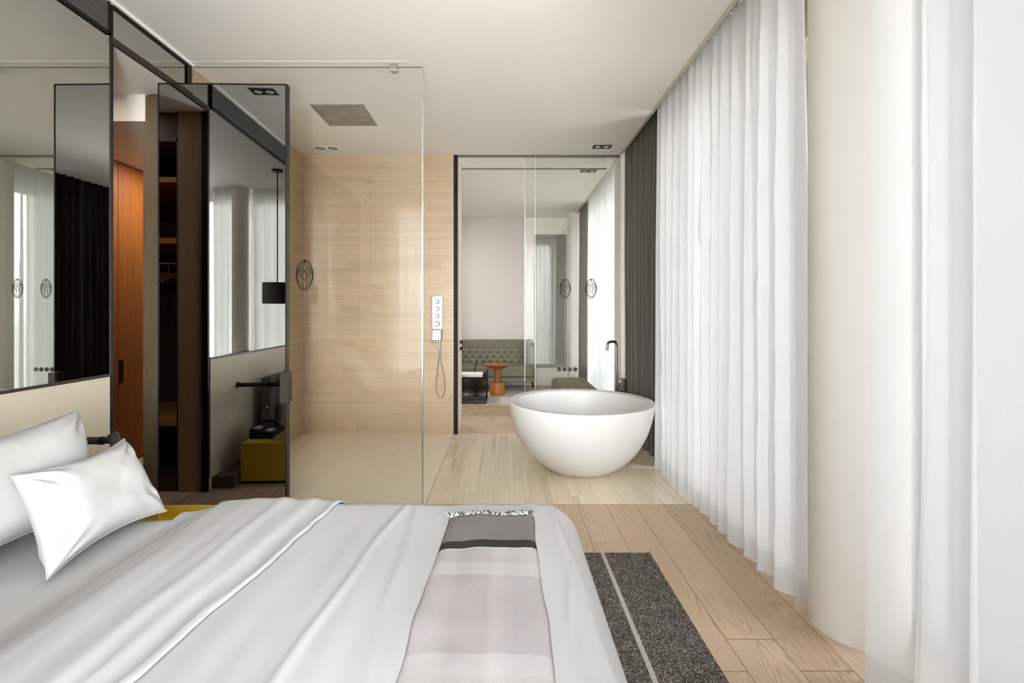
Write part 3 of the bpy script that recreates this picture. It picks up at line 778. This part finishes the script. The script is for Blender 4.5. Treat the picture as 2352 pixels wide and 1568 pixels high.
for q in ((0,3,2,1),(4,5,6,7),(0,1,5,4),(1,2,6,5),(2,3,7,6),(3,0,4,7)): mb.face([b+i for i in q])
mb.build('base', M_PLASTIC, ph, bevel=.004)
mb = MB().tube(catmull([(-1.78, 1.985, .375), (-1.74, 1.985, .385), (-1.69, 1.985, .375), (-1.65, 1.985, .352)], 5), [.016]*16, 12)
mb.build('handset', M_PLASTIC, ph, smooth=60)
for x0, x1 in ((-1.775, -1.735), (-1.69, -1.65)):
    zz = lambda x: NZ+.075-.030*(x-px0)/(px1-px0)+.0015
    mb = MB(); mb.v = [(x0,2.06,zz(x0)),(x1,2.06,zz(x1)),(x1,2.14,zz(x1)),(x0,2.14,zz(x0))]; mb.face((0,1,2,3)); mb.build('keypad', M_GREYPAD, ph, solid=.002)
gl = thing('drinking_glass', 'clear tumbler standing in the tray of the yellow nightstand', 'glass', (-1.40, 2.14, NZ-.049))
MB().lathe([(.030, 0), (.034, .10), (.0315, .10), (.028, .006)], (-1.40, 2.14, NZ-.049), 32).build('tumbler', M_GLASS, gl, smooth=50)
tag(box(-1.60, -1.585, 2.05, 2.2, NZ-.049, NZ+.03).build('metal_stand', M_STEEL, bevel=.001), 'small upright metal stand in the nightstand tray', 'card holder')  # upright metal object of unknown use

# reading lamp
rl = thing('reading_lamp', 'dark bronze wall reading lamp sticking out behind the pillows', 'lamp', (XW, 2.02, .657))
LZ, LY = .657, 2.02
MB().tube([(XW+.001, LY, LZ), (XW+.012, LY, LZ)], .021, 24).build('wall_plate', M_BRONZE, rl, smooth=40)
MB().tube([(XW+.012, LY, LZ), (-1.70, LY, LZ)], .0155, 20).build('arm', M_BRONZE, rl, smooth=40)
MB().tube([(-1.70, LY, LZ), (-1.685, LY, LZ), (-1.685, LY, LZ), (-1.645, LY, LZ)], [.017, .017, .0125, .0125], 20).build('joint', M_BLACK, rl, smooth=40)
MB().tube([(-1.650, LY, LZ+.030), (-1.648, LY, LZ+.027), (-1.590, LY-.02, LZ-.075)], [.017, .020, .020], 20).build('lamp_head', M_BRONZE, rl, smooth=60)
# pendant lamp (reflected only)
pl = thing('pendant_lamp', 'dark drum pendant lamp by the bed, seen only in the smoked mirror', 'lamp', (-1.56, .36, H))
MB().lathe([(.055, -.018), (.055, 0)], (-1.56, .36, H), 32).build('ceiling_cap', M_BLACK, pl, smooth=40)
MB().tube([(-1.56, .36, H-.018), (-1.56, .36, 1.45)], .006, 8).build('stem', M_BLACK, pl, smooth=40)
MB().lathe([(.15, 0), (.15, .225), (.148, .225), (.148, 0)], (-1.56, .36, 1.29), 48, False).build('lamp_shade', M_SHADE, pl, smooth=40)
MB().lathe([(.004, .2), (.15, .2), (.15, .205), (.004, .205)], (-1.56, .36, 1.29), 32).build('shade_disc', M_SHADE, pl, smooth=40)

# ------------------------------------------------------------------ emblem on glass
EM = [[(470,245),(380,340),(318,440),(290,540),(284,660),(318,790),(392,890),(440,955),(468,982)],
      [(466,262),(440,400),(385,530),(300,650),(190,770)],
      [(190,700),(235,590),(290,525),(350,512),(412,548),(437,620),(424,730),(402,860),(383,960),(388,1100),(440,1310)],
      [(468,618),(432,640),(370,712),(300,800),(264,900),(262,1010),(315,1165),(440,1310)]]
def emblem(parent, cx, cz, y, hw=.0515, hh=.096):
    mb = MB()
    def P(x, yy): return (cx + (x-470)/305*hw, y, cz - (yy-785)/570*hh)
    def ribbon(pts, wd):
        pts = [Vector(p) for p in pts]; b = len(mb.v)
        for i, p in enumerate(pts):
            t = (pts[min(i+1, len(pts)-1)]-pts[max(i-1, 0)]).normalized(); n = Vector((-t.z, 0, t.x))
            ww = wd[i] if isinstance(wd, list) else wd
            a, c = p+n*ww, p-n*ww
            mb.v += [tuple(a), tuple(c), (a.x, a.y-.0012, a.z), (c.x, c.y-.0012, c.z)]
        for i in range(len(pts)-1):
            k = b+4*i
            for q in ((2,3,7,6),(0,2,6,4),(3,1,5,7),(1,0,4,5)): mb.face([k+j for j in q])
    n = 72; ring = []; wd = []
    for k in range(n+1):
        a = 2*PI*k/n; ring.append((cx+hw*.965*math.sin(a), y, cz+hh*.975*math.cos(a))); wd.append(.0027 + .0022*max(0, abs(math.sin(a))**10))
    ribbon(ring, wd)
    for c in EM:
        for s in (1, -1):
            cc = [(470+s*(x-470), yy, 0) for x, yy in c]
            ribbon([P(v.x, v.y) for v in catmull(cc, 6)], .0017)
    return mb.build('emblem', M_BLACK, parent)

# ------------------------------------------------------------------ shower
sc_ = thing('shower_screen', 'frameless clear glass shower screen with round emblem', 'shower screen', (-1.2, 2.985, 0))
box(XW+.012, -.508, 2.990, 3.002, .002, 2.728).build('glass_pane', M_GLASS, sc_)
box(-.508, -.500, 2.989, 3.003, .002, 2.728).build('polished_edge', mat('glass_edge', (.62,.64,.62), .12, .85), sc_)
box(-.705, -.660, 2.975, 3.016, 2.700, 2.741).build('ceiling_clamp', M_STEEL, sc_, bevel=.003)
box(XW+.012, -.508, 2.992, 3.000, 2.728, 2.731).build('top_seal', mat('seal', (.25,.24,.2), .6), sc_)
emblem(sc_, -1.24, 1.43, 2.9895)
M_SHOWERST = mat('shower_steel', (.30,.29,.27), .35, .6); _t = NT(M_SHOWERST); _t.link(_t.ramp(_t.noise(_t.coord(), 9, 6, .7), [(.35, (.24,.235,.22)), (.65, (.40,.39,.36))]), _t.b.inputs['Base Color'])
sh = thing('ceiling_shower_head', 'square steel rain shower plate set flush in the ceiling', 'shower head', (-1.238, 3.757, H))
box(-1.438, -1.038, 3.557, 3.957, H-.004, H-.0005).build('plate', M_SHOWERST, sh)
def roundlight(x, y, label):
    r = thing('round_downlight', label, 'ceiling light', (x, y, H))
    MB().lathe([(.047, -.006), (.060, -.005), (.063, -.0005), (.047, -.0005)], (x, y, H), 40, False).build('ring', M_TRIM, r, smooth=40)
    MB().lathe([(.030, -.0035), (.047, -.0035), (.047, -.0005), (.030, -.0005)], (x, y, H), 40, False).build('gap_ring', M_GAP, r, smooth=40)
    MB().lathe([(.001, -.006), (.026, -.006), (.030, -.003), (.001, -.003)], (x, y, H), 32).build('lens', M_LENS, r, smooth=40)
roundlight(-1.72, 4.50, 'round white downlight over the shower, nearer the side wall')
roundlight(-1.603, 4.50, 'round white downlight over the shower, nearer the glass edge')
def twinlight(x, y, z, label, w=.172, d=.10):
    r = thing('twin_downlight', label, 'ceiling light', (x, y, z))
    mb = box(x-w/2, x+w/2, y-d/2, y+d/2, z-.003, z-.0005)
    mb.build('frame', M_BLACK, r)
    for s in (-1, 1):
        l = MB().lathe([(.001, -.006), (.022, -.006), (.026, -.003), (.001, -.003)], (x+s*w*.235, y, z), 24).build('lens', M_LENS, r, smooth=40)
twinlight(.922, 4.47, H, 'black twin downlight in the bathroom ceiling beside the dark curtain')
twinlight(.93, 5.24, H, 'black twin downlight in the lounge ceiling just past the glass doors')
twinlight(-1.65, 2.25, H, 'black twin downlight over the bedside, seen only in the smoked mirror')

YB = 4.7105
sm_ = thing('shower_mixer', 'chrome shower control plate with four round knobs on the stone wall', 'shower control', (-.648, YB, 1.19))
box(-.705, -.596, YB-.012, YB, 1.030, 1.354).build('plate', M_CHROME, sm_, bevel=.003)
for z, rr in ((1.30, .017), (1.228, .017), (1.156, .017), (1.083, .022)):
    MB().tube([(-.650, YB-.012, z), (-.650, YB-.040, z)], rr, 24).build('knob', M_CHROME, sm_, smooth=40, bevel=.002); MB().tube([(-.650, YB-.0125, z), (-.650, YB-.0145, z)], rr+.0045, 28).build('knob_bezel', M_PLASTIC, sm_, smooth=40)
hs_ = thing('shower_holder', 'small chrome hand-shower bracket plate under the control plate', 'shower bracket', (-.65, YB, .97))
box(-.705, -.600, YB-.012, YB, .920, 1.022).build('plate', M_CHROME, hs_, bevel=.003)
MB().tube([(-.652, YB-.012, .968), (-.652, YB-.035, .968)], .016, 24).build('knob', M_CHROME, hs_, smooth=40)
box(-.712, -.645, YB-.055, YB-.008, .910, .919).build('shelf', M_CHROME, hs_, bevel=.002)
MB().tube([(-.645, YB-.03, .918), (-.645, YB-.03, .878)], .006, 10).build('outlet', M_CHROME, hs_, smooth=40)
hd = thing('hand_shower', 'slim chrome hand shower with looped metal hose', 'hand shower', (-.625, YB-.04, .9))
box(-.630, -.606, YB-.058, YB-.036, .925, 1.022).build('spray_head', M_CHROME, hd, bevel=.003)
MB().tube([(-.620, YB-.046, .925), (-.622, YB-.046, .80)], .009, 14).build('handle', M_CHROME, hd, smooth=40)
hose = catmull([(-.622,YB-.046,.80),(-.61,YB-.04,.72),(-.585,YB-.032,.60),(-.572,YB-.028,.47),(-.583,YB-.027,.385),(-.612,YB-.026,.357),(-.640,YB-.026,.385),(-.655,YB-.028,.46),(-.648,YB-.03,.60),(-.628,YB-.034,.74),(-.618,YB-.034,.82),(-.612,YB-.03,.885)], 8)
MB().tube(hose, .0055, 10).build('hose', mat('metal_hose', (.42,.38,.32), .3, .9), hd, smooth=60)

# ------------------------------------------------------------------ bathtub and tap
TX, TYc, TR, TZ = .595, 3.70, .555, .517
prof = [(.0,0),(.20,0),(.235,.004),(.27,.018),(.33,.060),(.40,.125),(.455,.20),(.495,.28),(.523,.36),(.541,.43),(.551,.485),(.555,.508),(.552,.516),(.545,.5185),(.492,.514),(.486,.511),(.480,.503),(.470,.45),(.445,.36),(.41,.28),(.35,.19),(.27,.13),(.17,.10),(.06,.092),(.0,.091)]
mb = MB(); NSEG = 128
pp = [Vector((a, b, 0)) for a, b in prof]; fine = catmull(pp, 3)
fine = [(max(p.x, .0004), max(p.y, 0)) for p in fine]
mb.lathe(fine, (TX, TYc, 0), NSEG, True)
tub = tag(mb.build('bathtub', M_SOLID, smooth=50), 'round white freestanding stone bathtub by the window curtains', 'bathtub')
MB().lathe([(.001, .0), (.03, .0), (.03, .004), (.001, .006)], (TX, TYc, .0925), 32).build('drain', M_CHROME, tub, smooth=40)
tp = thing('tub_filler', 'tall chrome floor-standing bath tap behind the tub', 'tap', (1.02, 4.33, 0))
sp = [(1.02,4.33,.0),(1.02,4.33,.3),(1.02,4.33,.6),(1.02,4.33,.875),(1.018,4.327,.905),(1.010,4.320,.925),(.99,4.305,.934),(.945,4.27,.930),(.930,4.26,.922),(.922,4.254,.905),(.920,4.252,.855)]
MB().tube(catmull(sp, 5), .0125, 16).build('spout', M_CHROME, tp, smooth=60)
MB().tube([(1.032,4.328,.40),(1.034,4.328,.66)], .008, 14).build('hand_spray', M_CHROME, tp, smooth=40)
box(1.075, 1.115, 4.31, 4.35, 0, .60).build('mixer_body', M_CHROME, tp, bevel=.004)
MB().tube([(1.052,4.325,.0),(1.052,4.325,.56)], .011, 14).build('valve', M_CHROME, tp, smooth=40)
MB().tube([(1.032,4.325,.44),(1.075,4.325,.49)], .008, 10).build('bridge', M_BLACK, tp, smooth=40)
MB().tube([(1.095,4.33,.595),(1.05,4.31,.595)], .005, 10).build('lever', M_CHROME, tp, smooth=40)

# ------------------------------------------------------------------ glass sliding doors to the lounge
fr = thing('sliding_door_frame', 'dark frame post and ceiling tracks of the glass doors', 'door frame', (.33, 4.72, 0))
box(-.487, -.447, 4.695, 4.722, 0, H-.003).build('post', M_BLACK, fr)
mt = mat('track_dark', (.16,.14,.12), .5)
mb = box(-.447, 1.15, 4.700, 4.716, H-.010, H+.001); mb.build('track', mt, fr)
mb = box(-.447, 1.15, 4.730, 4.746, H-.012, H+.001); mb.build('track', mt, fr)
mb = box(-.447, 1.11, 5.135, 5.152, H-.012, H+.001); mb.build('track', mt, fr)
medge = mat('pale_glass_edge', (.72,.74,.70), .2, .3)
d1 = thing('door_1', 'right-hand sliding glass door with emblem, next to the white pier', 'door', (.73, 4.708, 0), None, 'structure')
box(.316, 1.149, 4.703, 4.713, .004, H-.010).build('pane', M_GLASS2, d1)
box(.312, .316, 4.7025, 4.7135, .004, H-.010).build('edge', medge, d1)
emblem(d1, .863, 1.43, 4.7025)
d2 = thing('door_2', 'left-hand sliding glass door with finger pull and four dark dots', 'door', (.615, 4.738, 0), None, 'structure')
box(.215, 1.019, 4.733, 4.743, .004, H-.012).build('pane', M_GLASS2, d2)
box(.211, .215, 4.7325, 4.7435, .004, H-.012).build('edge', medge, d2)
emblem(d2, .612, 1.43, 4.7325)
MB().lathe([(.012, -.006), (.024, -.006), (.024, .006), (.012, .006)], (0,0,0), 24).build('finger_pull', M_PLASTIC, d2, smooth=40)
fp = [o for o in d2.children if o.name.startswith('finger_pull')][0]; fp.data.transform(Matrix.Translation(d2.location)); fp.location = (.28-.615, -.001, .877); fp.rotation_euler = (PI/2, 0, 0)
for i in range(4):
    x = .551 + .0535*i
    MB().tube([(x, 4.7305, .632), (x, 4.7335, .632)], .0215, 28).build('sticker_dot', mat('dot_grey', (.06,.06,.062), .15), d2)
for z in (.89, .823):
    k = thing('door_knob', 'black and chrome knob on the beige jamb, ' + ('upper' if z > .85 else 'lower') + ' of the two', 'knob', (-.446, 4.93, z))
    MB().tube([(-.4465, 4.93, z), (-.4405, 4.93, z)], [.026, .022], 24).build('rosette', M_CHROME, k, smooth=40)
    MB().tube([(-.4405, 4.93, z), (-.420, 4.93, z)], .015, 20).build('knob_head', M_BLACK, k, smooth=40)

# ------------------------------------------------------------------ lounge furniture
def lrug_mat():
    m = mat('lounge_rug', (.5,.45,.38), 1.0, spec=.05); t = NT(m); co = t.coord('Object')
    n = t.noise(t.mapping(co, (2.2, 9, 1)), 2.0, 5, .7)
    y = t.add('ShaderNodeSeparateXYZ', {0: co}).outputs[1]
    f = t.add('ShaderNodeMath', {0: y, 1: -.38}, operation='GREATER_THAN').outputs[0]
    a = t.ramp(n, [(.38, (.27,.19,.115)), (.6, (.47,.385,.27))]); b = t.ramp(n, [(.36, (.42,.36,.30)), (.52, (.66,.62,.56)), (.7, (.55,.46,.36))])
    t.link(t.mix(f, a, b), t.b.inputs['Base Color']); t.bump(t.noise(co, 150, 2), .5, .004)
    return m
lr = thing('lounge_rug', 'beige mottled rug under the lounge tables', 'rug', (-.4, 6.5, 0))
box(-1.7, .61, 5.47, 7.52, .0006, .014).build('pile', lrug_mat(), lr, bevel=.005)
mb = MB(); R = random.Random(3)
for i in range(160):
    x = -1.7+2.31*(i+.5)/160; mb.tube([(x, 5.47, .008), (x+R.uniform(-.006,.006), 5.435, .004)], .004, 5)
mb.build('fringe', mat('rug_fringe', (.60,.55,.47), .9), lr)

sofa = thing('sofa', 'olive grey tufted sofa with high back against the far wall', 'sofa', (-.75, 7.45, 0))
SX0, SX1 = -1.95, .475
box(SX0, SX1, 7.66, 7.76, .165, .755).build('back_shell', M_SOFA, sofa, bevel=.03, seg=4)
def tuft(x0, x1, z0, z1, y, px, pz, dep, rows):
    bt = []
    for rr in range(rows):
        z = z1 - pz*(rr+.75); o = 0 if rr % 2 else px/2; x = x0+o
        while x < x1: bt.append((x, z)); x += px
    def f(u, v):
        x, z = x0+(x1-x0)*u, z0+(z1-z0)*v
        d = min(math.hypot((x-a)/1.0, (z-b)) for a, b in bt if abs(x-a) < px*1.1)
        cre = 0
        for a, b in bt:
            if abs(x-a) < px*.55 and abs(z-b) < pz*1.05:
                k = abs(abs(x-a)/(px/2) - abs(z-b)/pz); cre = max(cre, math.exp(-(k/.10)**2)*.35)
        e = dep*max(math.exp(-(d/.022)**2)*1.0, cre*.6)
        ed = min(u*(x1-x0), (1-u)*(x1-x0), v*(z1-z0), (1-v)*(z1-z0)); rnd = .03*(1-min(1, ed/.03))**2
        return (x, y + e + rnd, z)
    return f, bt
tf, bts = tuft(SX0+.03, SX1-.10, .37, .615, 7.56, .111, .077, .035, 3)
bk = MB().grid(tf, 260, 40).build('back_cushion', M_SOFA, sofa, smooth=180, solid=.01)
for i, (x, z) in enumerate(b for b in bts if -.75 < b[0] < SX1-.1 and b[1] > .38):
    o = MB().lathe([(.001, .008), (.007, .006), (.009, 0)], (0,0,0), 10).build('button', M_BLACK, bk, smooth=60)
    o.data.transform(Matrix.Translation(sofa.location)); o.location = Vector((x, 7.592, z))-sofa.location; o.rotation_euler = (PI/2, 0, 0)
for x0, x1 in ((SX0+.03, -.42), (-.412, SX1-.004)):
    box(x0, x1, 7.05, 7.60, .235, .395).build('seat_cushion', M_SOFA, sofa, bevel=.035, seg=4)
box(SX0, SX1, 7.06, 7.70, .165, .232).build('seat_base', M_SOFA, sofa, bevel=.01)
box(SX1-.085, SX1, 7.38, 7.70, .36, .755).build('side_wing', M_SOFA, sofa, bevel=.035, seg=4)
for x in (SX0+.08, SX1-.01):
    for y in (7.40, 7.70): MB().tube([(x, y, .0145 if y < 7.5 else 0), (x, y, .17)], .010, 10).build('leg', M_BLACK, sofa, smooth=40)

st = thing('side_table', 'turned wooden side table with bowl top in front of the sofa', 'table', (-.087, 6.83, .014))
MB().lathe([(.107, 0), (.109, .02), (.109, .175), (.104, .185), (.05, .186)], (-.087, 6.83, .0145), 48).build('base', M_TABLEWOOD2, st, smooth=40)
MB().lathe([(.047, 0), (.045, .17), (.05, .19)], (-.087, 6.83, .2), 40).build('stem', M_TABLEWOOD, st, smooth=40)
MB().lathe([(.05, 0), (.075, .006), (.13, .028), (.188, .058), (.197, .066), (.197, .072), (.190, .070), (.12, .042), (.02, .030), (.001, .030)], (-.087, 6.83, .385), 56).build('bowl_top', M_TABLEWOOD, st, smooth=40)
bt_ = thing('rod_table', 'black wire-rod coffee table with tray top beside the wooden table', 'table', (-.48, 6.42, .014))
bx0, bx1, by0, by1 = -.75, -.222, 6.17, 6.68
box(bx0, bx1, by0, by1, .335, .350).build('top', M_BLACK, bt_)
mb = MB(); n = 28
for i in range(n):
    x = bx0 + (bx1-bx0)*i/(n-1)
    for y in (by0, by1): mb.tube([(x, y, .015), (x, y, .352)], .0052, 6)
for i in range(1, n-1):
    y = by0 + (by1-by0)*i/(n-1)
    for x in (bx0, bx1): mb.tube([(x, y, .015), (x, y, .352)], .0052, 6)
mb.build('rods', M_BLACK, bt_)
mb = MB()
for z in (.018, .075, .352):
    for a, b in (((bx0,by0),(bx1,by0)),((bx1,by0),(bx1,by1)),((bx1,by1),(bx0,by1)),((bx0,by1),(bx0,by0))): mb.tube([(*a,z),(*b,z)], .0042, 6)
mb.build('wire_frame', M_BLACK, bt_)
bx = [tuple(p) for p in ((bx1, by0, .35), (bx1, by0, .40), (bx1, by1, .40), (bx1, by1, .35))]
MB().tube(bx, .006, 6).build('tray_handle', M_BLACK, bt_)
bo = thing('book', 'pale open-faced book lying on the black rod table', 'book', (-.47, 6.38, .351))
box(-.63, -.275, 6.24, 6.50, .351, .382).build('pages', M_BOOK, bo, bevel=.002)
box(-.634, -.271, 6.236, 6.504, .382, .386).build('cover', mat('book_cover', (.80,.79,.74), .6), bo)
db = thing('daybed', 'olive grey tufted daybed behind the bathtub', 'daybed', (.85, 5.75, 0))
dx0, dx1, dy0, dy1 = .625, 1.065, 5.26, 6.24
def dtop(u, v):
    x, y = dx0+(dx1-dx0)*u, dy0+(dy1-dy0)*v
    i = (u*4) % 1; j = (v*9) % 1
    dd = math.hypot(min(i, 1-i)*.11, min(j, 1-j)*.109)
    ed = min(u*(dx1-dx0), (1-u)*(dx1-dx0), v*(dy1-dy0), (1-v)*(dy1-dy0)); rnd = .045*(1-min(1, ed/.045))**2
    return (x, y, .352 - .020*math.exp(-(dd/.025)**2) - rnd)
cu = MB().grid(dtop, 60, 130).build('cushion_top', M_SOFA, db, smooth=180)
box(dx0, dx1, dy0, dy1, .20, .308).build('cushion', M_SOFA, db, bevel=.02, seg=3)
box(dx0+.02, dx1-.02, dy0+.02, dy1-.02, .185, .20).build('frame', M_BLACK, db)
for x in (dx0+.03, dx1-.03):
    for y in (dy0+.05, dy1-.05): MB().tube([(x, y, .0), (x, y, .19)], .008, 10).build('leg', M_BLACK, db, smooth=40)
